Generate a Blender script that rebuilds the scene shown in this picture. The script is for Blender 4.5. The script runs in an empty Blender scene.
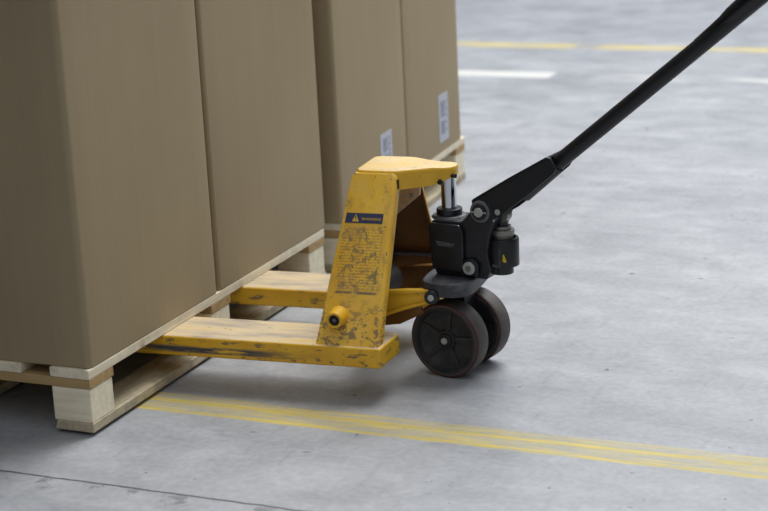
import bpy, bmesh, math, random
from mathutils import Vector, Matrix, noise
random.seed(4)
S = bpy.context.scene
COL = S.collection
R = math.radians

# ------------------------------------------------------------------ camera, world, lights, exposure
cd = bpy.data.cameras.new('camera')
cam = bpy.data.objects.new('camera', cd)
COL.objects.link(cam)
cam.location = (2.0980310, -3.1120554, 1.4242651)
cam.rotation_euler = (1.2944234, 0.0480871, 0.4058741)
cd.sensor_width = 36
cd.lens = 1813.3 / 768 * 36
cd.clip_end = 200
cd.dof.use_dof = True
cd.dof.focus_distance = 4.08
cd.dof.aperture_fstop = 3.8
S.camera = cam

w = bpy.data.worlds.new('hall_light')
S.world = w
w.use_nodes = True
nt = w.node_tree
bg = nt.nodes['Background']
tc = nt.nodes.new('ShaderNodeTexCoord')
sp = nt.nodes.new('ShaderNodeSeparateXYZ')
rp = nt.nodes.new('ShaderNodeValToRGB')
nt.links.new(tc.outputs['Generated'], sp.inputs[0])
nt.links.new(sp.outputs['Z'], rp.inputs[0])
rp.color_ramp.elements[0].position = 0.0
rp.color_ramp.elements[0].color = (0.26, 0.26, 0.265, 1)
e_ = rp.color_ramp.elements.new(0.35)
e_.color = (0.14, 0.145, 0.15, 1)
rp.color_ramp.elements[2].position = 0.85
rp.color_ramp.elements[2].color = (0.92, 0.95, 1.0, 1)
nt.links.new(rp.outputs[0], bg.inputs[0])
mr = nt.nodes.new('ShaderNodeMapRange')         # fill added to the world: stronger from the viewer's side
mr.inputs['From Min'].default_value = 0.1
mr.inputs['From Max'].default_value = -0.9
mr.inputs['To Min'].default_value = 0.40
mr.inputs['To Max'].default_value = 1.45
nt.links.new(sp.outputs['Y'], mr.inputs['Value'])
nt.links.new(mr.outputs[0], bg.inputs[1])


def area(name, loc, target, size, size_y, power, color):
    l = bpy.data.lights.new(name, 'AREA')
    l.shape = 'RECTANGLE'
    l.size = size
    l.size_y = size_y
    l.energy = power
    l.color = color
    o = bpy.data.objects.new(name, l)
    COL.objects.link(o)
    o.location = loc
    o.rotation_euler = (Vector(target) - Vector(loc)).to_track_quat('-Z', 'Y').to_euler()
    return o


area('skylight_rear', (1.2, 7.0, 6.5), (0.6, 2.0, 0), 7, 5, 660, (0.93, 0.96, 1.0))
area('skylight_overhead', (1.0, 2.4, 6.0), (0.9, 0.9, 0), 2.4, 2.6, 240, (1.0, 0.97, 0.92))
S.view_settings.view_transform = 'Standard'
S.view_settings.look = 'None'
S.view_settings.gamma = 1
S.view_settings.use_curve_mapping = False
S.view_settings.exposure = 0.0


# ------------------------------------------------------------------ materials
def lin(c):
    return tuple(((v / 255) / 12.92 if v / 255 <= 0.04045 else ((v / 255 + 0.055) / 1.055) ** 2.4) for v in c) + (1,)


class Mat:
    def __init__(s, name, rough=0.6, metal=0.0):
        s.m = bpy.data.materials.new(name)
        s.m.use_nodes = True
        s.t = s.m.node_tree
        s.b = s.t.nodes['Principled BSDF']
        s.b.inputs['Roughness'].default_value = rough
        s.b.inputs['Metallic'].default_value = metal
        s.tc = s.t.nodes.new('ShaderNodeTexCoord')
        s.co = s.tc.outputs['Object']

    def link(s, a, b):
        s.t.links.new(a, b)

    def mapping(s, scale=(1, 1, 1), rot=(0, 0, 0), loc=(0, 0, 0)):
        n = s.t.nodes.new('ShaderNodeMapping')
        s.link(s.co, n.inputs[0])
        n.inputs['Scale'].default_value = scale
        n.inputs['Rotation'].default_value = rot
        n.inputs['Location'].default_value = loc
        return n.outputs[0]

    def noise(s, scale, detail=4, rough=0.55, vec=None, dist=0.0):
        n = s.t.nodes.new('ShaderNodeTexNoise')
        n.inputs['Scale'].default_value = scale
        n.inputs['Detail'].default_value = detail
        n.inputs['Roughness'].default_value = rough
        n.inputs['Distortion'].default_value = dist
        s.link(vec if vec is not None else s.co, n.inputs['Vector'])
        return n.outputs[0]

    def ramp(s, fac, stops):
        n = s.t.nodes.new('ShaderNodeValToRGB')
        e = n.color_ramp.elements
        while len(e) < len(stops):
            e.new(0.5)
        for k, (p_, c) in enumerate(stops):
            e[k].position = p_
            e[k].color = c if len(c) == 4 else tuple(c) + (1,)
        s.link(fac, n.inputs[0])
        return n.outputs[0]

    def step(s, fac, a, b):           # 0 below a, 1 above b (or reversed if a > b)
        n = s.t.nodes.new('ShaderNodeMapRange')
        n.inputs['From Min'].default_value = a
        n.inputs['From Max'].default_value = b
        s.link(fac, n.inputs['Value'])
        return n.outputs[0]

    def math(s, op, a, b=None):
        n = s.t.nodes.new('ShaderNodeMath')
        n.operation = op
        for k, v in enumerate((a, b)):
            if v is None:
                continue
            if isinstance(v, (int, float)):
                n.inputs[k].default_value = v
            else:
                s.link(v, n.inputs[k])
        return n.outputs[0]

    def mix(s, fac, a, b, mode='MIX'):
        n = s.t.nodes.new('ShaderNodeMix')
        n.data_type = 'RGBA'
        n.blend_type = mode
        for idx, v in ((0, fac), (6, a), (7, b)):
            if isinstance(v, (int, float)):
                n.inputs[idx].default_value = v
            elif isinstance(v, tuple):
                n.inputs[idx].default_value = v
            else:
                s.link(v, n.inputs[idx])
        return n.outputs[2]

    def xyz(s, vec=None):
        n = s.t.nodes.new('ShaderNodeSeparateXYZ')
        s.link(vec if vec is not None else s.co, n.inputs[0])
        return n.outputs

    def base(s, v):
        if isinstance(v, tuple):
            s.b.inputs['Base Color'].default_value = v
        else:
            s.link(v, s.b.inputs['Base Color'])
        return s

    def rough(s, v):
        s.link(v, s.b.inputs['Roughness'])

    def bump(s, h, strength=0.3, dist=0.002):
        n = s.t.nodes.new('ShaderNodeBump')
        n.inputs['Strength'].default_value = strength
        n.inputs['Distance'].default_value = dist
        s.link(h, n.inputs['Height'])
        s.link(n.outputs[0], s.b.inputs['Normal'])


def plain(name, c, rough=0.6, metal=0.0, var=0.12, scale=30):
    m = Mat(name, rough, metal)
    c = lin(c)
    d = tuple(v * (1 - var) for v in c[:3]) + (1,)
    e = tuple(min(1, v * (1 + var)) for v in c[:3]) + (1,)
    m.base(m.ramp(m.noise(scale), [(0.3, d), (0.7, e)]))
    return m.m


def cardboard_mat():
    m = Mat('kraft_cardboard', 0.75)
    big = m.noise(1.7, 3, 0.5)
    v = m.mapping((60, 60, 1.2))
    flute = m.noise(1.0, 3, 0.6, v)
    c = m.ramp(big, [(0.25, lin((148, 132, 103))), (0.75, lin((162, 147, 116)))])
    c = m.mix(0.05, c, m.ramp(flute, [(0.3, lin((120, 104, 80))), (0.7, lin((190, 172, 142)))]))
    m.base(c)
    m.bump(m.noise(3.0, 2, 0.5), 0.25, 0.01)
    return m.m


def wood_mat(name, c0, c1, knot=(120, 90, 60), axis='x', dirt=0.0):
    m = Mat(name, 0.75)
    sc = {'x': (3, 60, 60), 'y': (60, 3, 60), 'z': (60, 60, 3)}[axis]
    g = m.noise(1.0, 5, 0.65, m.mapping(sc), 0.6)
    c = m.ramp(g, [(0.28, lin(c0)), (0.72, lin(c1))])
    k = m.step(m.noise(7, 3, 0.5), 0.66, 0.72)
    c = m.mix(m.math('MULTIPLY', k, 0.6), c, lin(knot))
    if dirt:
        dd = m.step(m.noise(9, 6, 0.7), 0.47, 0.66)
        c = m.mix(m.math('MULTIPLY', dd, dirt), c, lin((92, 88, 82)))
    m.base(c)
    m.bump(g, 0.35, 0.0015)
    return m.m


YEL = (222, 164, 34)
METAL = (66, 69, 78)


def yellow_mat(name, kind):
    """worn yellow enamel; kind picks where the wear of each part lies"""
    m = Mat(name, 0.42)
    tone = m.noise(9, 4, 0.6)
    c = m.ramp(tone, [(0.3, lin((214, 160, 28))), (0.7, lin((236, 190, 54)))])
    x, y, z = m.xyz()
    # small chips through to the steel
    chips = m.step(m.noise(42, 5, 0.62), 0.66, 0.69)
    chips2 = m.step(m.noise(12, 6, 0.7, None, 0.4), 0.67, 0.70)
    wear = m.math('MAXIMUM', m.math('MULTIPLY', chips, 0.8), m.math('MULTIPLY', chips2, 0.8))
    dark = lin(METAL)
    if kind == 'fork':
        # the load has rubbed the top of the forks to a pale dusty film
        nrm = m.tc.outputs['Normal']
        nz = m.xyz(nrm)[2]
        top = m.step(nz, 0.75, 0.95)
        streak = m.noise(1.0, 5, 0.65, m.mapping((6, 34, 10)))
        dust = m.ramp(streak, [(0.30, lin((138, 138, 144))), (0.42, lin((178, 170, 158))), (0.54, lin((208, 194, 166))), (0.72, lin((214, 186, 128)))])
        c = m.mix(m.math('MULTIPLY', top, 0.85), c, dust)
        # long scrape low on the outer side
        v = m.noise(1.0, 5, 0.7, m.mapping((9, 9, 120)))
        band = m.math('MULTIPLY', m.step(z, 0.089, 0.095), m.step(z, 0.111, 0.104))
        xr = m.math('MULTIPLY', m.step(x, -0.22, -0.42), m.step(y, -0.2, -0.26))
        scr = m.math('MULTIPLY', m.math('MULTIPLY', band, xr), m.step(v, 0.38, 0.50))
        sp2 = m.math('MULTIPLY', m.step(m.noise(1.0, 4, 0.7, m.mapping((22, 22, 60))), 0.57, 0.61), m.step(z, 0.13, 0.12))
        wear = m.math('MAXIMUM', m.math('MULTIPLY', wear, 0.5), m.math('MAXIMUM', scr, m.math('MULTIPLY', sp2, 0.75)))
    if kind == 'leg':
        # an old sticker has been scratched away below the warning strip
        rub = m.noise(1.0, 6, 0.75, m.mapping((60, 60, 34)), 0.5)
        zone = m.math('MULTIPLY', m.step(z, 0.376, 0.368), m.step(z, 0.232, 0.240))
        edge_x = m.math('MULTIPLY', m.step(x, -0.236, -0.226), m.step(x, -0.126, -0.136))
        zone = m.math('MULTIPLY', zone, edge_x)
        a = m.math('MULTIPLY', zone, m.step(rub, 0.49, 0.60))
        wv = m.t.nodes.new('ShaderNodeTexWave')      # rows of small print, mostly rubbed off
        wv.bands_direction = 'Z'
        wv.inputs['Scale'].default_value = 52
        wv.inputs['Distortion'].default_value = 0.4
        m.link(m.co, wv.inputs['Vector'])
        word = m.step(m.noise(1.0, 3, 0.6, m.mapping((260, 260, 90))), 0.44, 0.56)
        rows = m.math('MULTIPLY', m.math('MULTIPLY', zone, m.step(wv.outputs[1], 0.45, 0.75)), m.math('MULTIPLY', word, 0.62))
        rule = m.math('MULTIPLY', m.math('MULTIPLY', m.step(z, 0.2335, 0.2350), m.step(z, 0.2400, 0.2385)), edge_x)
        rule = m.math('MULTIPLY', rule, m.step(m.noise(60, 4, 0.6), 0.36, 0.46))
        low = m.math('MULTIPLY', m.step(z, 0.25, 0.17), m.step(m.noise(1.0, 6, 0.72, m.mapping((46, 46, 60)), 0.4), 0.51, 0.56))
        chip = m.step(m.noise(1.0, 4, 0.62, m.mapping((90, 90, 60))), 0.665, 0.69)
        hi = m.math('MULTIPLY', m.step(m.noise(1.0, 5, 0.7, m.mapping((34, 34, 15))), 0.54, 0.74), 0.5)
        wear = m.math('MAXIMUM', m.math('MAXIMUM', m.math('MULTIPLY', chip, 0.85), m.math('MULTIPLY', a, 0.72)),
                      m.math('MAXIMUM', m.math('MULTIPLY', low, 0.72), hi))
        wear = m.math('MAXIMUM', wear, m.math('MAXIMUM', rows, m.math('MULTIPLY', rule, 0.8)))
        c = m.mix(m.math('MULTIPLY', m.step(m.noise(14, 5, 0.7), 0.42, 0.7), 0.45), c, lin((222, 184, 104)))
    if kind == 'cap':
        nz = m.xyz(m.tc.outputs['Normal'])[2]
        top = m.step(nz, 0.7, 0.95)
        dust = m.ramp(m.noise(22, 5, 0.7), [(0.32, lin((186, 172, 160))), (0.46, lin((232, 212, 172))), (0.7, lin((232, 196, 118)))])
        c = m.mix(m.math('MULTIPLY', top, 0.8), c, dust)
        wear = m.math('MULTIPLY', wear, 0.35)
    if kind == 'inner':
        c = m.ramp(tone, [(0.3, lin((96, 62, 26))), (0.7, lin((124, 84, 34)))])  # dark brown: shade inside the frame put into the enamel colour
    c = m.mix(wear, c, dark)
    m.base(c)
    m.rough(m.math('ADD', m.math('MULTIPLY', wear, 0.2), 0.40))
    m.bump(wear, -0.3, 0.0008) if False else None
    return m.m


def black_mat(name, c, rough, dust=0.25, dcol=(92, 94, 98), scale=18):
    m = Mat(name, rough)
    n = m.noise(scale, 6, 0.68)
    base = m.mix(m.math('MULTIPLY', m.step(n, 0.42, 0.75), dust), lin(c), lin(dcol))
    m.base(base)
    m.bump(m.noise(160, 3, 0.5), 0.15, 0.0006)
    return m.m


def floor_mat():
    m = Mat('worn_painted_concrete', 0.45)
    a = m.noise(1.3, 8, 0.62, m.mapping((1, 1.6, 1)))
    b = m.noise(5.5, 7, 0.68, m.mapping((1, 1.5, 1)), 0.6)
    f = m.noise(60, 4, 0.6)
    c = m.ramp(a, [(0.30, lin((132, 135, 140))), (0.5, lin((154, 157, 162))), (0.68, lin((176, 179, 183)))])
    c = m.mix(0.42, c, m.ramp(b, [(0.3, lin((112, 115, 120))), (0.5, lin((152, 155, 160))), (0.72, lin((190, 192, 196)))]))
    c = m.mix(0.22, c, m.ramp(f, [(0.3, lin((120, 123, 130))), (0.7, lin((190, 192, 198)))]))
    # trowel streaks and dark specks
    st = m.noise(1.0, 4, 0.6, m.mapping((3, 34, 1), (0, 0, R(-14))))
    c = m.mix(m.math('MULTIPLY', m.step(st, 0.55, 0.75), 0.12), c, lin((206, 209, 213)))
    st2 = m.noise(1.0, 4, 0.6, m.mapping((26, 4, 1), (0, 0, R(38))))
    c = m.mix(m.math('MULTIPLY', m.step(st2, 0.60, 0.72), 0.25), c, lin((112, 114, 120)))
    spk = m.step(m.noise(26, 2, 0.4), 0.735, 0.76)
    c = m.mix(m.math('MULTIPLY', spk, 0.7), c, lin((74, 76, 82)))
    x, y, z = m.xyz()
    # painted lane line beside the pallet, rubbed thin
    wob = m.math('MULTIPLY', m.math('SUBTRACT', m.noise(6, 4, 0.7), 0.5), 0.02)
    yy = m.math('ADD', y, wob)

    def band(v, lo, hi, soft):
        return m.math('MULTIPLY', m.step(v, lo, lo + soft), m.step(v, hi, hi - soft))
    line = m.math('MULTIPLY', band(yy, 0.178, 0.296, 0.008), m.step(x, -0.06, -0.02))
    sc1 = m.noise(1.0, 6, 0.7, m.mapping((4.5, 75, 1), (0, 0, R(-3))))
    sc2 = m.noise(1.0, 5, 0.7, m.mapping((18, 110, 1), (0, 0, R(9))))
    strong = m.step(sc1, 0.50, 0.62)
    strong = m.math('MAXIMUM', strong, m.math('MULTIPLY', m.step(sc2, 0.56, 0.64), 0.6))
    edge = m.math('MAXIMUM', band(yy, 0.182, 0.202, 0.006), m.math('MULTIPLY', band(yy, 0.236, 0.262, 0.008), 1.0))
    cov = m.math('ADD', m.math('MULTIPLY', strong, 0.42), m.math('MULTIPLY', edge, m.step(sc2, 0.40, 0.56)))
    cov = m.math('ADD', cov, m.math('MULTIPLY', m.step(sc1, 0.30, 0.48), 0.40))
    cov = m.math('MULTIPLY', m.math('MINIMUM', cov, 0.92), line)
    c = m.mix(cov, c, m.ramp(sc1, [(0.35, lin((172, 160, 96))), (0.55, lin((198, 178, 84))), (0.75, lin((226, 204, 92)))]))
    # far yellow line
    far = band(y, 4.93, 5.09, 0.03)
    fgap = m.math('SUBTRACT', 1.0, m.math('MULTIPLY', band(x, -0.50, -0.36, 0.03), 0.75))
    far = m.math('MULTIPLY', m.math('MULTIPLY', far, fgap), m.step(m.noise(1.0, 4, 0.6, m.mapping((3, 8, 1))), 0.2, 0.62))
    c = m.mix(m.math('MULTIPLY', far, 0.75), c, lin((214, 194, 118)))
    # far white line: crisp up to a break, then worn
    wl = band(y, 4.20, 4.36, 0.03)
    crisp = m.step(x, -0.35, -0.37)
    worn = m.math('MULTIPLY', m.step(m.noise(1.0, 4, 0.7, m.mapping((2.0, 10, 1), (0, 0, 0), (3, 0, 0))), 0.38, 0.62), m.step(x, -0.2, 0.05))
    c = m.mix(m.math('MULTIPLY', wl, m.math('MAXIMUM', m.math('MULTIPLY', crisp, 0.95), m.math('MULTIPLY', worn, 0.75))), c, lin((212, 212, 208)))
    # saw-cut joint with small break-outs
    w2 = m.math('MULTIPLY', m.math('SUBTRACT', m.noise(20, 4, 0.7), 0.5), 0.012)
    ys = m.math('ADD', y, w2)
    cut = band(ys, -0.2275, -0.2185, 0.0022)
    c = m.mix(m.math('MULTIPLY', cut, 0.85), c, lin((62, 64, 70)))
    near = band(y, -0.30, -0.21, 0.03)
    brk = m.math('MULTIPLY', near, m.step(m.noise(16, 5, 0.7), 0.56, 0.62))
    c = m.mix(m.math('MULTIPLY', brk, 0.62), c, lin((92, 94, 100)))
    m.base(c)
    m.rough(m.step(b, 0.1, 1.4) if False else m.math('ADD', m.math('MULTIPLY', b, 0.25), 0.36))
    m.bump(m.math('SUBTRACT', m.math('MULTIPLY', b, 0.6), cut), 0.15, 0.003)
    return m.m


M = {}
M['floor'] = floor_mat()
M['card'] = cardboard_mat()
M['tape'] = plain('brown_tape', (150, 128, 96), 0.35)
M['deck'] = wood_mat('pale_pine_long', (216, 204, 176), (244, 236, 214), axis='y', dirt=0.25)
M['deck_low'] = wood_mat('dusty_pine_board', (160, 148, 122), (206, 194, 166), axis='y', dirt=0.6)
M['stringer'] = wood_mat('brown_pine_cross', (150, 122, 78), (192, 164, 116), axis='x')
M['block'] = wood_mat('sawn_pine_block', (224, 212, 182), (248, 240, 218), axis='x', dirt=0.12)
M['y_fork'] = yellow_mat('yellow_enamel_forks', 'fork')
M['y_leg'] = yellow_mat('yellow_enamel_frame', 'leg')
M['y_cap'] = yellow_mat('yellow_enamel_head', 'cap')
M['y_plain'] = yellow_mat('yellow_enamel', 'plain')
M['y_shaded'] = yellow_mat('shaded_yellow_enamel', 'inner')
M['gusset'] = plain('pale_brown_plate', (226, 194, 158), 0.6, var=0.15)
M['pump'] = black_mat('black_pump_paint', (17, 18, 24), 0.36, 0.16, (78, 84, 96))
M['handle'] = black_mat('black_handle_paint', (9, 12, 20), 0.5, 0.05)
M['grip'] = black_mat('glossy_black_plastic', (14, 14, 18), 0.22, 0.05)
M['plate'] = black_mat('dusty_black_plate', (52, 54, 60), 0.5, 0.75, (132, 134, 140), 12)
M['rim'] = black_mat('black_wheel_core', (38, 38, 42), 0.5, 0.35, (96, 92, 88), 30)
M['tread'] = black_mat('grey_wheel_tread', (68, 64, 62), 0.6, 0.5, (108, 100, 92), 26)
M['red'] = plain('dark_red_bond_line', (74, 22, 30), 0.5)
M['tube'] = black_mat('dull_steel_tube', (36, 35, 30), 0.65, 0.1)
M['collar'] = black_mat('rubbed_steel_collar', (96, 98, 102), 0.3, 0.3)
M['rod'] = plain('grey_steel_rod', (104, 110, 118), 0.4, 0.5)
M['chrome'] = plain('chrome_rod', (215, 220, 226), 0.12, 1.0, 0.03)
M['bolt'] = plain('zinc_bolt', (176, 180, 176), 0.4, 0.4, 0.1)
M['steel'] = plain('oily_steel', (128, 128, 122), 0.35, 0.7)
M['navy'] = plain('navy_sticker', (44, 54, 84), 0.45)
M['ink'] = plain('yellow_ink', (216, 176, 60), 0.5)
M['inkdark'] = plain('dark_ink', (30, 34, 50), 0.5)
M['paper'] = plain('white_paper', (184, 188, 200), 0.6, var=0.03)
M['print'] = plain('grey_print', (122, 128, 142), 0.6)
M['yspot'] = plain('yellow_paint_spot', (200, 178, 40), 0.5)
M['dark'] = plain('black_recess', (10, 10, 11), 0.7)


# ------------------------------------------------------------------ mesh helpers
def finish(o, bev=0.0, seg=2, ang=35):
    me = o.data
    bm = bmesh.new()
    bm.from_mesh(me)
    bmesh.ops.remove_doubles(bm, verts=bm.verts, dist=1e-6)
    bmesh.ops.recalc_face_normals(bm, faces=bm.faces)
    for e in bm.edges:
        e.smooth = not (len(e.link_faces) == 2 and e.calc_face_angle(0) > R(ang))
    for f in bm.faces:
        f.smooth = True
    bm.to_mesh(me)
    bm.free()
    if bev:
        md = o.modifiers.new('bevel', 'BEVEL')
        md.width = bev
        md.segments = seg
        md.limit_method = 'ANGLE'
        md.angle_limit = R(ang)
        md.harden_normals = True
    return o


def obj(name, bm, mat, parent=None, bev=0.0, seg=2, loc=(0, 0, 0), rz=0.0, ang=35):
    me = bpy.data.meshes.new(name)
    bm.to_mesh(me)
    bm.free()
    me.materials.append(mat)
    o = bpy.data.objects.new(name, me)
    COL.objects.link(o)
    if parent is not None:
        o.parent = parent
    o.location = loc
    o.rotation_euler = (0, 0, rz)
    finish(o, bev, seg, ang)
    return o


def empty(name, loc, rz=0.0):
    o = bpy.data.objects.new(name, None)
    COL.objects.link(o)
    o.location = loc
    o.rotation_euler = (0, 0, rz)
    o.empty_display_size = 0.05
    return o


def tag(o, label, cat, group=None):
    o['label'] = label
    o['category'] = cat
    if group:
        o['group'] = group
    return o


def B():
    return bmesh.new()


def box(bm, a, b):
    r = bmesh.ops.create_cube(bm, size=1)
    for v in r['verts']:
        v.co = Vector([a[k] + (v.co[k] + 0.5) * (b[k] - a[k]) for k in range(3)])
    return bm


def loft(bm, rings, caps=True):
    vs = [[bm.verts.new(p) for p in ring] for ring in rings]
    n = len(rings[0])
    for i in range(len(vs) - 1):
        for k in range(n):
            bm.faces.new((vs[i][k], vs[i][(k + 1) % n], vs[i + 1][(k + 1) % n], vs[i + 1][k]))
    if caps:
        bm.faces.new(list(reversed(vs[0])))
        bm.faces.new(vs[-1])
    return bm


def prism_z(bm, pts, z0, z1):
    return loft(bm, [[(x, y, z0) for x, y in pts], [(x, y, z1) for x, y in pts]])


def prism_y(bm, pts, y0, y1):      # outline in x, z
    return loft(bm, [[(x, y0, z) for x, z in pts], [(x, y1, z) for x, z in pts]])


def cyl(bm, a, b, r, r2=None, n=32):
    a, b = Vector(a), Vector(b)
    d = (b - a).normalized()
    u = d.orthogonal().normalized()
    v = d.cross(u)
    r2 = r if r2 is None else r2
    ring = lambda c, q: [c + (u * math.cos(2 * math.pi * k / n) + v * math.sin(2 * math.pi * k / n)) * q for k in range(n)]
    return loft(bm, [ring(a, r), ring(b, r2)])


def tube_path(bm, pts, rads, n=20, flat=1.0):
    pts = [Vector(p) for p in pts]
    if not isinstance(rads, (list, tuple)):
        rads = [rads] * len(pts)
    rings = []
    prev = None
    for i, p in enumerate(pts):
        d = (pts[min(i + 1, len(pts) - 1)] - pts[max(i - 1, 0)]).normalized()
        u = Vector((0, 1, 0)) if prev is None else prev
        u = (u - d * u.dot(d)).normalized()
        prev = u
        v = d.cross(u)
        rings.append([p + (u * math.cos(2 * math.pi * k / n) * flat + v * math.sin(2 * math.pi * k / n)) * rads[i] for k in range(n)])
    return loft(bm, rings)


def lathe(bm, prof, axis='y', c=(0, 0, 0), n=72):
    """closed profile of (r, h) turned round an axis"""
    rings = []
    for k in range(n):
        t = 2 * math.pi * k / n
        ring = []
        for r, h in prof:
            if axis == 'y':
                ring.append((c[0] + r * math.cos(t), c[1] + h, c[2] + r * math.sin(t)))
            else:
                ring.append((c[0] + r * math.cos(t), c[1] + r * math.sin(t), c[2] + h))
        rings.append(ring)
    vs = [[bm.verts.new(p) for p in ring] for ring in rings]
    m = len(prof)
    for k in range(n):
        for j in range(m):
            bm.faces.new((vs[k][j], vs[k][(j + 1) % m], vs[(k + 1) % n][(j + 1) % m], vs[(k + 1) % n][j]))
    return bm


# ------------------------------------------------------------------ the setting
fl = B()
bmesh.ops.create_grid(fl, x_segments=2, y_segments=2, size=20)
for v in fl.verts:
    v.co.z = 0
floor = obj('floor', fl, M['floor'])
floor['kind'] = 'structure'


wl = B()
box(wl, (-1.15, -6, 0), (-0.95, 2.5, 7))  # slab added out of view to keep light from leaking under the pallet
blocker = obj('light_blocker_left', wl, plain('grey_blocker_paint', (96, 96, 95), 0.8, var=0.04, scale=2), None)
blocker['kind'] = 'structure'


# ------------------------------------------------------------------ pallets
def board(a, b, name, mat, parent, chamfer=None, bev=0.002):
    bm = B()
    box(bm, a, b)
    if chamfer:                                # slope the left/right ends of the lower face of a runner
        pass
    return obj(name, bm, mat, parent, bev)


def pallet(loc, rz, length, label):
    t = empty('wooden_pallet', loc, rz)
    tag(t, label, 'pallet', 'wooden pallets under the cartons')
    W = 0.80
    ys = (0.0, length / 2 - 0.05, length - 0.10)
    xs = (-0.10, -0.45, -0.80)
    for k, x0 in enumerate((-0.10, -0.275, -0.45, -0.625, -0.80)):   # deck boards run along the pallet
        board((x0, 0.0, 0.122), (x0 + 0.10, length, 0.144), 'deck_board', M['deck'], t)
    for y0 in ys:
        board((-W, y0 + 0.001, 0.100), (0, y0 + 0.099, 0.122), 'cross_board', M['stringer'], t)
        for x0 in xs:
            bm = B()
            # slightly ragged sawn block
            box(bm, (x0 + 0.001, y0 + 0.001, 0.022), (x0 + 0.098, y0 + 0.094, 0.100))
            obj('block', bm, M['block'], t, 0.0025)
    for x0 in xs:
        bm = B()
        prof = [(x0 + 0.007, 0.022), (x0 + 0.001, 0.0), (x0 + 0.10, 0.0), (x0 + 0.10, 0.022)]
        prism_y(bm, prof, 0.0, length)
        obj('bottom_board', bm, M['deck_low'], t, 0.0025)
    return t


DZ = 0.008
p1 = pallet((0, 0, DZ), 0, 1.20, 'pale wooden pallet in front, raised on the yellow forks, carrying the two nearest cartons')
P2R = R(3.64)
P2O = Vector((0.018, 1.287, 0))
P2L = 1.136
p2 = pallet(P2O, P2R, P2L, 'wooden pallet farther back, behind the jack head, under the two cartons with white labels')


# ------------------------------------------------------------------ cartons
def carton(loc, rz, w_, d_, h_, label, rnd=0.012):
    """origin at the lower right near corner; x runs to the left"""
    t = empty('cardboard_carton', loc, rz)
    tag(t, label, 'box', 'tall cartons on the pallets')
    bm = B()
    nz_ = 14
    rings = []
    per = []
    n = 10
    corners = [(-rnd, rnd, -90), (-rnd, d_ - rnd, 0), (-w_ + rnd, d_ - rnd, 90), (-w_ + rnd, rnd, 180)]
    for ci, (cx, cy, a0) in enumerate(corners):
        for k in range(5):
            a = R(a0 + 90 * k / 4)
            per.append((cx + rnd * math.cos(a), cy + rnd * math.sin(a), ci))
        nx, ny, _ = corners[(ci + 1) % 4]
        a = R(a0 + 90)
        x0, y0 = cx + rnd * math.cos(a), cy + rnd * math.sin(a)
        b = R(corners[(ci + 1) % 4][2])
        x1, y1 = nx + rnd * math.cos(b), ny + rnd * math.sin(b)
        for k in range(1, n):
            per.append((x0 + (x1 - x0) * k / n, y0 + (y1 - y0) * k / n, ci))
    for j in range(nz_ + 1):
        z = h_ * j / nz_
        rings.append([(x, y, z) for x, y, _ in per])
    loft(bm, rings)
    obj('carton_body', bm, M['card'], t, 0.003)
    # closing tape over the top
    tp = B()
    box(tp, (-w_ - 0.001, d_ / 2 - 0.025, h_ - 0.12), (-w_ - 0.0004, d_ / 2 + 0.025, h_ + 0.0008))
    box(tp, (-w_ - 0.001, d_ / 2 - 0.025, h_ + 0.0003), (0.001, d_ / 2 + 0.025, h_ + 0.0010))
    box(tp, (0.0004, d_ / 2 - 0.025, h_ - 0.12), (0.001, d_ / 2 + 0.025, h_ + 0.0008))
    obj('closing_tape', tp, M['tape'], t)
    return t


zt = 0.144 + DZ
carton((0.0, 0.008, zt), 0, 0.80, 0.583, 1.12, 'nearest tall brown carton, at the left front of the front pallet', 0.014)
carton((0.0, 0.600, zt), 0, 0.80, 0.612, 1.12, 'tall brown carton on the back half of the front pallet, behind the nearest one', 0.010)


def at2(a, b, z):      # a point on the second pallet: a to the left, b along
    c, s = math.cos(P2R), math.sin(P2R)
    return (P2O.x + c * a - s * b, P2O.y + s * a + c * b, z)


c3 = carton(at2(0.0, -0.005, 0.1445), P2R, 0.80, 0.565, 1.0, 'tall brown carton with a white label partly hidden by the yellow jack head', 0.012)
c4 = carton(at2(0.0, 0.564, 0.1445), P2R, 0.80, 0.540, 1.0, 'farthest tall brown carton, with a fully visible upright white label', 0.012)


def sticker(parent, y0, y1, z0, z1, seed):
    bm = B()
    box(bm, (0.0002, y0, z0), (0.0010, y1, z1))
    lab = obj('address_label', bm, M['paper'], parent)
    lab['label'] = 'white printed paper label'
    rnd = random.Random(seed)
    pr = B()
    w_ = y1 - y0
    # upright barcode in two fields and a few lines of small print
    y = y0 + w_ * 0.22
    while y < y0 + w_ * 0.62:
        t_ = rnd.choice((0.0015, 0.003, 0.004))
        box(pr, (0.0010, y, z0 + (z1 - z0) * 0.52), (0.0013, y + t_, z0 + (z1 - z0) * 0.86))
        box(pr, (0.0010, y, z0 + (z1 - z0) * 0.16), (0.0013, y + t_, z0 + (z1 - z0) * 0.44))
        y += t_ + rnd.choice((0.002, 0.003, 0.005))
    for k in range(5):
        zz = z0 + (z1 - z0) * (0.2 + 0.14 * k)
        box(pr, (0.0010, y0 + w_ * 0.74, zz), (0.0013, y0 + w_ * 0.82, zz + (z1 - z0) * rnd.uniform(0.05, 0.1)))
    obj('barcode', pr, M['print'], lab)


sticker(c3, 0.330, 0.428, 0.06, 0.178, 2)
sticker(c4, 0.310, 0.405, 0.032, 0.186, 5)

# ------------------------------------------------------------------ the pallet jack
O = (0.61315, 0.63914, 0.0)
JY = R(4.47)
jack = empty('pallet_jack', O, JY)
tag(jack, 'worn yellow hand pallet jack with black pump, twin front wheels and long black handle', 'pallet jack')
ZT, ZB = 0.1298, 0.082
TIP = -1.20


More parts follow.
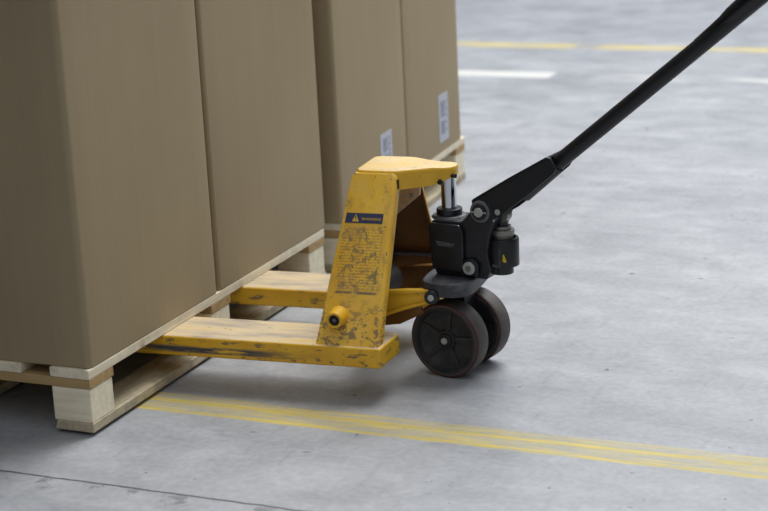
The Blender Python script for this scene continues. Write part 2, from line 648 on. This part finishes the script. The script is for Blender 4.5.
def fork(sgn):
    # outline seen from above; the inner heel corner is cut off
    o_, i_ = 0.273, 0.122
    pts = [(-0.106, sgn * o_), (-0.099, sgn * 0.157), (-0.20, sgn * i_), (TIP + 0.10, sgn * i_), (TIP + 0.02, sgn * (i_ + 0.035)),
           (TIP, sgn * (i_ + o_) / 2), (TIP + 0.02, sgn * (o_ - 0.035)), (TIP + 0.10, sgn * o_)]
    bm = B()
    prism_z(bm, pts, ZB, ZT)
    f = obj('fork', bm, M['y_fork'], jack, 0.006, 3)
    # load roller near the tip, in its forks' yoke
    c = sgn * (i_ + o_) / 2
    for q in (c - 0.045, c + 0.037):
        yb = B()
        box(yb, (-1.18, q, 0.035), (-1.06, q + 0.008, 0.09))
        obj('roller_bracket', yb, M['tube'], f)
    rb = B()
    cyl(rb, (-1.145, c - 0.036, 0.037), (-1.145, c + 0.036, 0.037), 0.036)
    obj('load_roller', rb, M['tread'], f, 0.004)
    return f


fork(-1)
fork(1)


def leg_panel(sgn):
    """folded side leg of the A frame, leaning in towards the head"""
    rings = []
    t = 0.007
    FS = [0, 0.15, 0.3, 0.45, 0.6, 0.75, 0.9, 0.965, 0.985, 1.0]
    for k, f in enumerate(FS):
        z = 0.127 + (0.482 - 0.127) * f
        y = 0.267 + (0.076 - 0.267) * f
        e = 0.007 if k == len(FS) - 1 else (0.002 if k == len(FS) - 2 else 0.0)
        x0 = -0.262 + (-0.222 + 0.262) * f + e
        x1 = -0.112 + (-0.114 + 0.112) * f - e
        if sgn < 0:
            fl_ = 0.036
        else:
            fl_ = 0.020
        rings.append([(x, sgn * yy, z) for x, yy in [
            (x0, y), (x1 - 0.010, y), (x1 - 0.0062, y - 0.0008), (x1 - 0.003, y - 0.003), (x1 - 0.0008, y - 0.0062), (x1, y - 0.010), (x1, y - fl_), (x1 - t, y - fl_), (x1 - t, y - t),
            (x0 + t, y - t), (x0 + t, y - fl_), (x0, y - fl_)]])
    bm = B()
    loft(bm, rings)
    return obj('side_leg', bm, M['y_leg'] if sgn < 0 else M['y_shaded'], jack, 0.003, 3)


leg = leg_panel(-1)
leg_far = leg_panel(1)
rr = []
for f in (0.42, 0.97):                       # bare outer edge of the far leg's fold
    z, y, x = 0.127 + 0.355 * f, 0.267 - 0.191 * f, -0.112 - 0.002 * f
    rr.append([(x, y - 0.020, z), (x + 0.002, y - 0.020, z), (x + 0.002, y - 0.0145, z), (x, y - 0.0145, z)])
bm = B()
loft(bm, rr)
obj('fold_edge', bm, M['y_plain'], leg_far)


def on_leg(s, u, out=0.0):
    """a point on the near leg's outer face: x = s, z = u, pushed out by `out`"""
    f = (u - 0.127) / (0.482 - 0.127)
    y = -(0.267 + (0.076 - 0.267) * f)
    n = Vector((0, -(0.482 - 0.127), -(0.076 - 0.267) * -1)).normalized()
    n = Vector((0, -0.355, 0.191)).normalized()
    return Vector((s, y, u)) + n * out


def quad_plate(bm, pts, out0, out1):
    return loft(bm, [[on_leg(s, u, out0) for s, u in pts], [on_leg(s, u, out1) for s, u in pts]])


# the warning strip and what is left of the sticker's writing
bm = B()
quad_plate(bm, [(-0.2255, 0.3785), (-0.1360, 0.3785), (-0.1350, 0.3990), (-0.2235, 0.3990)], 0.0001, 0.0009)
strip = obj('warning_strip', bm, M['navy'], leg, 0.0)
strip['label'] = 'navy sticker with yellow warning triangle and lettering'
bm = B()
quad_plate(bm, [(-0.2085, 0.3815), (-0.1925, 0.3815), (-0.2005, 0.3965)], 0.0009, 0.0014)
tri = obj('warning_triangle', bm, M['ink'], leg)
bm = B()
quad_plate(bm, [(-0.2014, 0.3865), (-0.1996, 0.3865), (-0.1992, 0.3925), (-0.2018, 0.3925)], 0.0014, 0.0017)
quad_plate(bm, [(-0.2014, 0.3838), (-0.1996, 0.3838), (-0.1996, 0.3854), (-0.2014, 0.3854)], 0.0014, 0.0017)
obj('exclamation_mark', bm, M['inkdark'], leg)
cu = bpy.data.curves.new('warning_text', 'FONT')
cu.body = 'WARNING'
cu.size = 0.0090
cu.extrude = 0.0003
cu.space_character = 1.1
tmp = bpy.data.objects.new('warning_text_source', cu)
COL.objects.link(tmp)
bpy.context.view_layer.update()
me = bpy.data.meshes.new_from_object(tmp.evaluated_get(bpy.context.evaluated_depsgraph_get()))
bpy.data.objects.remove(tmp)
up = Vector((0, 0.191, 0.355)).normalized()
for v in me.vertices:
    q = on_leg(-0.186 + v.co.x, 0.3845, 0.0012 + v.co.z) + up * v.co.y
    v.co = q
me.materials.append(M['ink'])
wt = bpy.data.objects.new('warning_text', me)
COL.objects.link(wt)
wt.parent = leg

# head plate: flat top that narrows to a round nose over the piston, with a turned-down skirt
half = [(-0.212, 0.060), (-0.205, 0.070), (-0.195, 0.074), (-0.122, 0.074), (-0.108, 0.069), (-0.070, 0.047), (-0.04, 0.0355), (-0.012, 0.033), (0.002, 0.024), (0.009, 0.009)]
out = [(x, -y) for x, y in half] + [(x, y) for x, y in reversed(half)]


def zlow(x):
    if x < -0.118:
        return 0.462
    if x < -0.08:
        return 0.437
    if x < -0.03:
        return 0.437 + (x + 0.08) * 0.10
    return min(0.460, 0.445 + (x + 0.03) * 0.4)


bm = B()
n_ = len(out)
top0 = [bm.verts.new((x * 0.985 - 0.001, y * 0.93, 0.4815)) for x, y in out]
top = [bm.verts.new((x, y * 0.985, 0.4785)) for x, y in out]
mid = [bm.verts.new((x, y, 0.473)) for x, y in out]
low = [bm.verts.new((x, y, zlow(x))) for x, y in out]
for A, C in ((top0, top), (top, mid), (mid, low)):
    for k in range(n_):
        bm.faces.new((A[k], A[(k + 1) % n_], C[(k + 1) % n_], C[k]))
bm.faces.new(top0)
bm.faces.new(list(reversed(low)))
head = obj('head_plate', bm, M['y_cap'], jack, 0.0, ang=50, loc=(-0.004, 0, 0.0065))
bm = B()
cyl(bm, (-0.022, -0.030, 0.451), (-0.022, -0.040, 0.449), 0.006, n=6)
cyl(bm, (0.000, -0.020, 0.462), (0.013, -0.026, 0.462), 0.005, n=6)
obj('grub_screw', bm, M['dark'], head)
# weld bead and dark joint between the leg's bend and the head
bm = B()
box(bm, (-0.1115, -0.080, 0.440), (-0.108, -0.070, 0.462))
obj('weld_seam', bm, M['tube'], head, 0.001)

# back panel between the legs
bm = B()
rr = []
for f in (0.14, 0.80):
    z = 0.127 + 0.343 * f
    y = 0.262 - 0.183 * f
    x0 = -0.250 + 0.038 * f
    rr.append([(x0, -y, z), (x0, y, z), (x0 + 0.006, y, z), (x0 + 0.006, -y, z)])
loft(bm, rr)
obj('back_panel', bm, M['y_shaded'], jack)

# pale brown gusset under the head with its bolt
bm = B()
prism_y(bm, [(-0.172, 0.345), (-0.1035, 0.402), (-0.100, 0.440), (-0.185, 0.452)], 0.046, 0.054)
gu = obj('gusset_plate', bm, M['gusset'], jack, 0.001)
gu['label'] = 'pale brown plate under the head'
bm = B()
cyl(bm, (-0.122, 0.046, 0.402), (-0.122, 0.039, 0.402), 0.0055, n=6)
obj('bolt', bm, M['bolt'], gu)

# torsion tube with its end boss on the near leg
bm = B()
cyl(bm, (-0.190, -0.195, 0.198), (-0.190, 0.045, 0.198), 0.036)
obj('torsion_tube', bm, M['tube'], jack)
bm = B()
cyl(bm, (-0.214, -0.225, 0.188), (-0.214, -0.262, 0.188), 0.0235, 0.0185)
boss = obj('pivot_boss', bm, M['y_plain'], jack, 0.003)
bm = B()
lathe(bm, [(0.0125, -0.2612), (0.0182, -0.2612), (0.0176, -0.2660), (0.0130, -0.2660)], 'y', (-0.214, 0, 0.188), 40)
obj('boss_ring', bm, M['y_plain'], boss)
bm = B()
cyl(bm, (-0.214, -0.2605, 0.188), (-0.214, -0.2625, 0.188), 0.0127)
obj('socket_screw', bm, M['dark'], boss)
bm = B()
cyl(bm, (-0.214, -0.262, 0.188), (-0.214, -0.2645, 0.188), 0.004, n=6)
obj('screw_core', bm, M['rod'], boss)
# edge bar and lower side plate inside the far leg
bm = B()
box(bm, (-0.235, 0.196, 0.209), (-0.116, 0.204, 0.217))
obj('edge_bar', bm, M['rod'], leg_far, 0.001)
bm = B()
box(bm, (-0.255, 0.205, 0.131), (-0.118, 0.212, 0.209))
obj('lower_side_plate', bm, M['y_shaded'], leg_far, 0.002)


# push rods from the torsion tube to the yoke plate
def push_rod(y0, mt):
    bm = B()
    prism_y(bm, [(-0.225, 0.196), (-0.16, 0.2125), (-0.10, 0.219), (-0.030, 0.2225), (-0.018, 0.214), (-0.018, 0.200), (-0.028, 0.192),
                 (-0.10, 0.172), (-0.16, 0.148), (-0.225, 0.152)], y0, y0 + 0.010)
    o = obj('push_rod', bm, mt, jack, 0.002)
    rib = B()
    prism_y(rib, [(-0.17, 0.212), (-0.10, 0.2185), (-0.036, 0.2218), (-0.036, 0.216), (-0.10, 0.211), (-0.17, 0.204)], y0 - 0.007, y0)
    prism_y(rib, [(-0.17, 0.144), (-0.10, 0.171), (-0.036, 0.192), (-0.036, 0.198), (-0.10, 0.179), (-0.17, 0.153)], y0 - 0.007, y0)
    obj('rib', rib, mt, o, 0.001)
    return o


push_rod(-0.106, M['y_plain'])
push_rod(0.100, M['y_shaded'])
bm = B()
prism_y(bm, [(-0.225, 0.150), (-0.16, 0.146), (-0.07, 0.172), (-0.06, 0.158), (-0.12, 0.128), (-0.225, 0.112)], -0.088, -0.075)
obj('lower_link', bm, M['y_shaded'], jack, 0.002)

# yoke plate the pump stands on
hp = [(-0.064, 0.0), (-0.067, 0.040), (-0.064, 0.085), (-0.053, 0.103), (-0.035, 0.113), (-0.010, 0.117), (0.015, 0.115), (0.036, 0.106), (0.050, 0.088), (0.056, 0.060), (0.058, 0.0)]
op = [(x, -y) for x, y in hp] + [(x, y) for x, y in reversed(hp[1:-1])]
bm = B()
prism_z(bm, op, 0.205, 0.238)
yoke = obj('yoke_plate', bm, M['plate'], jack, 0.004, 3)
for s_ in (-1, 1):
    bm = B()
    cyl(bm, (-0.031, s_ * 0.104, 0.207), (-0.031, s_ * 0.124, 0.207), 0.0165)
    pb = obj('pin_boss', bm, M['pump'], yoke, 0.002)
    bm = B()
    cyl(bm, (-0.031, s_ * 0.124, 0.207), (-0.031, s_ * 0.1265, 0.207), 0.0075)
    obj('pin', bm, M['bolt'], pb, 0.001)

# ---- the steered assembly, turned a little towards the viewer
SY = R(-8) - JY


def st(name, bm, mat, parent=jack, bev=0.0, seg=2, ang=35):
    """parts drawn in the steered frame"""
    bmesh.ops.rotate(bm, verts=bm.verts, cent=(0, 0, 0), matrix=Matrix.Rotation(SY, 3, 'Z'))
    return obj(name, bm, mat, parent, bev, seg, ang=ang)


def wheel(y0, y1, out):
    """out: the side (-1 near, 1 far) whose face is turned outwards"""
    bm = B()
    r_in = 0.080
    w_ = y1 - y0
    prof = [(r_in, 0.0), (0.0865, 0.0), (0.0885, 0.0015), (0.0900, 0.006), (0.0900, w_ - 0.006), (0.0885, w_ - 0.0015), (0.0865, w_), (r_in, w_)]
    lathe(bm, prof, 'y', (0, y0, 0.0900), 96)
    tr = st('front_wheel', bm, M['tread'], jack)
    # core: dished web, rim lip, five ribs and a hub
    bm = B()
    prof = [(0.010, 0.006), (0.022, 0.006), (0.024, 0.014), (0.062, 0.014), (0.070, 0.010), (0.074, 0.0005), (0.0815, 0.0005), (0.0815, w_ - 0.0005),
            (0.074, w_ - 0.0005), (0.070, w_ - 0.010), (0.062, w_ - 0.014), (0.024, w_ - 0.014), (0.022, w_ - 0.006), (0.010, w_ - 0.006)]
    lathe(bm, prof, 'y', (0, y0, 0.0900), 72)
    for k in range(5):
        a = R(8 + 72 * k)
        for side in (0, 1):
            yy0 = y0 + (0.009 if side == 0 else w_ - 0.016)
            yy1 = yy0 + 0.007
            c, s = math.cos(a), math.sin(a)
            q = [(0.020, -0.005), (0.074, -0.003), (0.074, 0.003), (0.020, 0.005)]
            prism_y(bm, [(c * u - s * v, 0.09 + s * u + c * v) for u, v in q], yy0, yy1)
    st('wheel_core', bm, M['rim'], tr)
    bm = B()
    lathe(bm, [(0.0850, -0.0006), (0.0868, -0.0006), (0.0884, 0.0012), (0.0866, 0.0012)], 'y', (0, y0, 0.09), 96)
    lathe(bm, [(0.0850, 0.0006), (0.0868, 0.0006), (0.0884, -0.0012), (0.0866, -0.0012)], 'y', (0, y1, 0.09), 96)
    rg = st('bond_ring', bm, M['red'], tr)
    rg['label'] = 'dark red ring at the edge of the tread'
    ya = y0 if out < 0 else y1
    bm = B()
    cyl(bm, (0, ya - out * 0.010, 0.09), (0, ya + out * 0.0005, 0.09), 0.0165)
    st('hub_cap', bm, M['pump'], tr, 0.002)
    bm = B()
    cyl(bm, (0, ya, 0.09), (0, ya + out * 0.004, 0.09), 0.0078)
    st('axle_end', bm, M['bolt'], tr, 0.001)
    return tr


wheel(-0.080, -0.030, -1)
wheel(0.030, 0.080, 1)
bm = B()
cyl(bm, (0, -0.074, 0.09), (0, 0.074, 0.09), 0.0098)
box(bm, (-0.026, -0.024, 0.065), (0.026, 0.024, 0.205))
st('axle_bracket', bm, M['pump'], jack, 0.003)

# pump body
PX = -0.019
bm = B()
prism_y(bm, [(-0.036, 0.2385), (0.098, 0.2385), (0.108, 0.262), (0.100, 0.300), (0.108, 0.345), (0.124, 0.385), (0.108, 0.420), (0.076, 0.414),
             (0.058, 0.392), (0.036, 0.368), (-0.040, 0.366), (-0.044, 0.360)], -0.045, 0.045)
pump = st('pump_body', bm, M['pump'], jack, 0.006, 3)
bm = B()
prism_y(bm, [(-0.040, 0.258), (-0.034, 0.250), (0.036, 0.250), (0.044, 0.262), (0.044, 0.346), (0.034, 0.362), (-0.040, 0.362), (-0.046, 0.354)], -0.055, -0.044)
st('pump_face', bm, M['pump'], pump, 0.004, 3)
bm = B()
prism_y(bm, [(-0.020, 0.310), (0.018, 0.310), (0.025, 0.319), (-0.027, 0.321)], -0.058, -0.054)
st('cast_mark', bm, M['plate'], pump, 0.0015)
bm = B()
cyl(bm, (PX, 0, 0.3655), (PX, 0, 0.372), 0.043, 0.038)
st('pump_shoulder', bm, M['plate'], pump, 0.002)
bm = B()
cyl(bm, (PX, 0, 0.371), (PX, 0, 0.387), 0.030)
st('gland_nut', bm, M['pump'], pump, 0.003)
bm = B()
cyl(bm, (PX, 0, 0.380), (PX, 0, 0.467), 0.0175, n=48)
st('piston_rod', bm, M['chrome'], jack, 0.0)
bm = B()
cyl(bm, (0.060, -0.056, 0.2655), (0.060, -0.064, 0.2655), 0.0150)
nut = st('drain_nut', bm, M['bolt'], pump, 0.002)
bm = B()
cyl(bm, (0.060, -0.062, 0.2655), (0.060, -0.0648, 0.2655), 0.0070)
st('nut_bore', bm, M['steel'], nut)
bm = B()
prism_y(bm, [(0.040, 0.245), (0.078, 0.245), (0.082, 0.275), (0.066, 0.287), (0.046, 0.283)], -0.057, -0.044)
st('drain_lug', bm, M['pump'], pump, 0.003)

# small lever pump at the handle side: open cup, spring seat, roller
CX = 0.118
bm = B()
lathe(bm, [(0.0285, -0.034), (0.036, -0.034), (0.0365, 0.026), (0.0350, 0.030), (0.0300, 0.030), (0.0285, 0.026)], 'z', (CX, 0, 0.300), 48)
cyl(bm, (CX, 0, 0.268), (CX, 0, 0.312), 0.0287)
cyl(bm, (CX - 0.004, 0, 0.246), (CX - 0.004, 0, 0.270), 0.026)
box(bm, (0.085, -0.030, 0.250), (0.118, 0.030, 0.300))
cup = st('pump_cup', bm, M['pump'], pump, 0.0)
bm = B()
box(bm, (CX + 0.006, -0.0362, 0.272), (CX + 0.012, -0.0340, 0.312))
box(bm, (CX - 0.010, -0.0372, 0.268), (CX + 0.012, -0.0350, 0.274))
st('cup_rib', bm, M['plate'], cup, 0.001)
bm = B()
prism_y(bm, [(CX + 0.016, 0.283), (CX + 0.023, 0.281), (CX + 0.0175, 0.299)], -0.0362, -0.0290)
sp_ = st('paint_spot', bm, M['yspot'], cup)
sp_['label'] = 'small yellow paint spot'
bm = B()
cyl(bm, (CX, 0, 0.312), (CX, 0, 0.338), 0.0240)
cyl(bm, (CX, 0, 0.336), (CX, 0, 0.350), 0.0268)
cyl(bm, (CX, 0, 0.349), (CX, 0, 0.358), 0.0200)
st('spring_seat', bm, M['steel'], pump, 0.002)
bm = B()
cyl(bm, (CX, 0, 0.355), (CX, 0, 0.385), 0.0130)
st('plunger', bm, M['pump'], pump)
bm = B()
cyl(bm, (CX + 0.004, -0.012, 0.382), (CX + 0.004, 0.012, 0.382), 0.0150)
st('pressure_roller', bm, M['steel'], pump)

# handle
VX, VZ = 0.0850, 0.3965
bm = B()
side = [(0.062, 0.410), (0.0655, 0.4235), (0.160, 0.4815), (0.252, 0.5345), (0.262, 0.5330), (0.276, 0.5090), (0.270, 0.4990), (0.205, 0.4440), (0.142, 0.3950), (0.120, 0.3820),
        (0.094, 0.376), (0.078, 0.388)]
prism_y(bm, side, -0.042, -0.035)
prism_y(bm, side, 0.035, 0.042)
prism_y(bm, [(0.0605, 0.4160), (0.0655, 0.4236), (0.160, 0.4816), (0.252, 0.5346), (0.255, 0.5290), (0.163, 0.4755), (0.069, 0.4170)], -0.042, 0.042)
socket = st('handle_socket', bm, M['handle'], jack, 0.002)
bm = B()
d_ = Vector((0.404 + 0.128, 0, 0.404)).normalized()
A0 = Vector((0.2553, 0, 0.5090))
A1 = Vector((0.593, 0, 0.787))
dr = (A1 - A0).normalized()
u_ = Vector((0, 1, 0))
cyl(bm, A0 - dr * 0.11, A0 + dr * 0.006, 0.0245, 0.0215)
st('socket_neck', bm, M['handle'], socket, 0.003)
bm = B()
cyl(bm, (VX, -0.040, VZ), (VX, -0.047, VZ), 0.0265, 0.0245)
ring = st('pivot_collar', bm, M['collar'], socket, 0.002)
bm = B()
cyl(bm, (VX, -0.046, VZ), (VX, -0.0505, VZ), 0.0185)
st('collar_disc', bm, M['grip'], ring, 0.001)
bm = B()
cyl(bm, (VX, -0.050, VZ), (VX, -0.0545, VZ), 0.0108)
box(bm, (VX - 0.019, -0.0520, VZ - 0.0016), (VX + 0.019, -0.0500, VZ + 0.0016))
st('pivot_pin', bm, M['bolt'], socket, 0.001)
bm = B()
cyl(bm, (VX + 0.0440, -0.042, VZ + 0.0030), (VX + 0.0440, -0.0455, VZ + 0.0030), 0.0068)
cyl(bm, (VX + 0.0330, -0.042, VZ - 0.0170), (VX + 0.0330, -0.0450, VZ - 0.0170), 0.0035)
st('bolt', bm, M['bolt'], socket, 0.001)
# tube, grip lever and the closed hand loop above the picture's edge
bm = B()
A2 = A0 + dr * 0.83
cyl(bm, A0 - dr * 0.02, A2, 0.0175, n=40)
st('handle_tube', bm, M['handle'], jack, 0.0)
nrm = Vector((-dr.z, 0, dr.x))
bm = B()
g0 = A0 + dr * 0.425 + nrm * 0.004
pts = [g0, g0 + dr * 0.012 + nrm * 0.001, g0 + dr * 0.06 + nrm * 0.001, g0 + dr * 0.085 + nrm * 0.001, g0 + dr * 0.11 + nrm * 0.002, g0 + dr * 0.16 + nrm * 0.003, g0 + dr * 0.40 + nrm * 0.003]
tube_path(bm, pts, [0.008, 0.0135, 0.0155, 0.0170, 0.0200, 0.0215, 0.0215])
st('release_lever', bm, M['grip'], jack, 0.0)
bm = B()
L0 = A0 + dr * 0.78
loop = []
for k in range(25):
    a = math.pi * 2 * k / 24
    loop.append(L0 + dr * (0.10 - 0.10 * math.cos(a)) + Vector((0, 1, 0)) * 0.085 * math.sin(a))
n = 12
rings = []
for k in range(24):
    p_ = loop[k]
    dd = (loop[(k + 1) % 24] - loop[k - 1]).normalized()
    uu = nrm
    vv = dd.cross(uu)
    rings.append([p_ + (uu * math.cos(2 * math.pi * j / n) + vv * math.sin(2 * math.pi * j / n)) * 0.013 for j in range(n)])
vs = [[bm.verts.new(q) for q in rg_] for rg_ in rings]
for k in range(24):
    for j in range(n):
        bm.faces.new((vs[k][j], vs[k][(j + 1) % n], vs[(k + 1) % 24][(j + 1) % n], vs[(k + 1) % 24][j]))
st('hand_loop', bm, M['grip'], jack, 0.0)
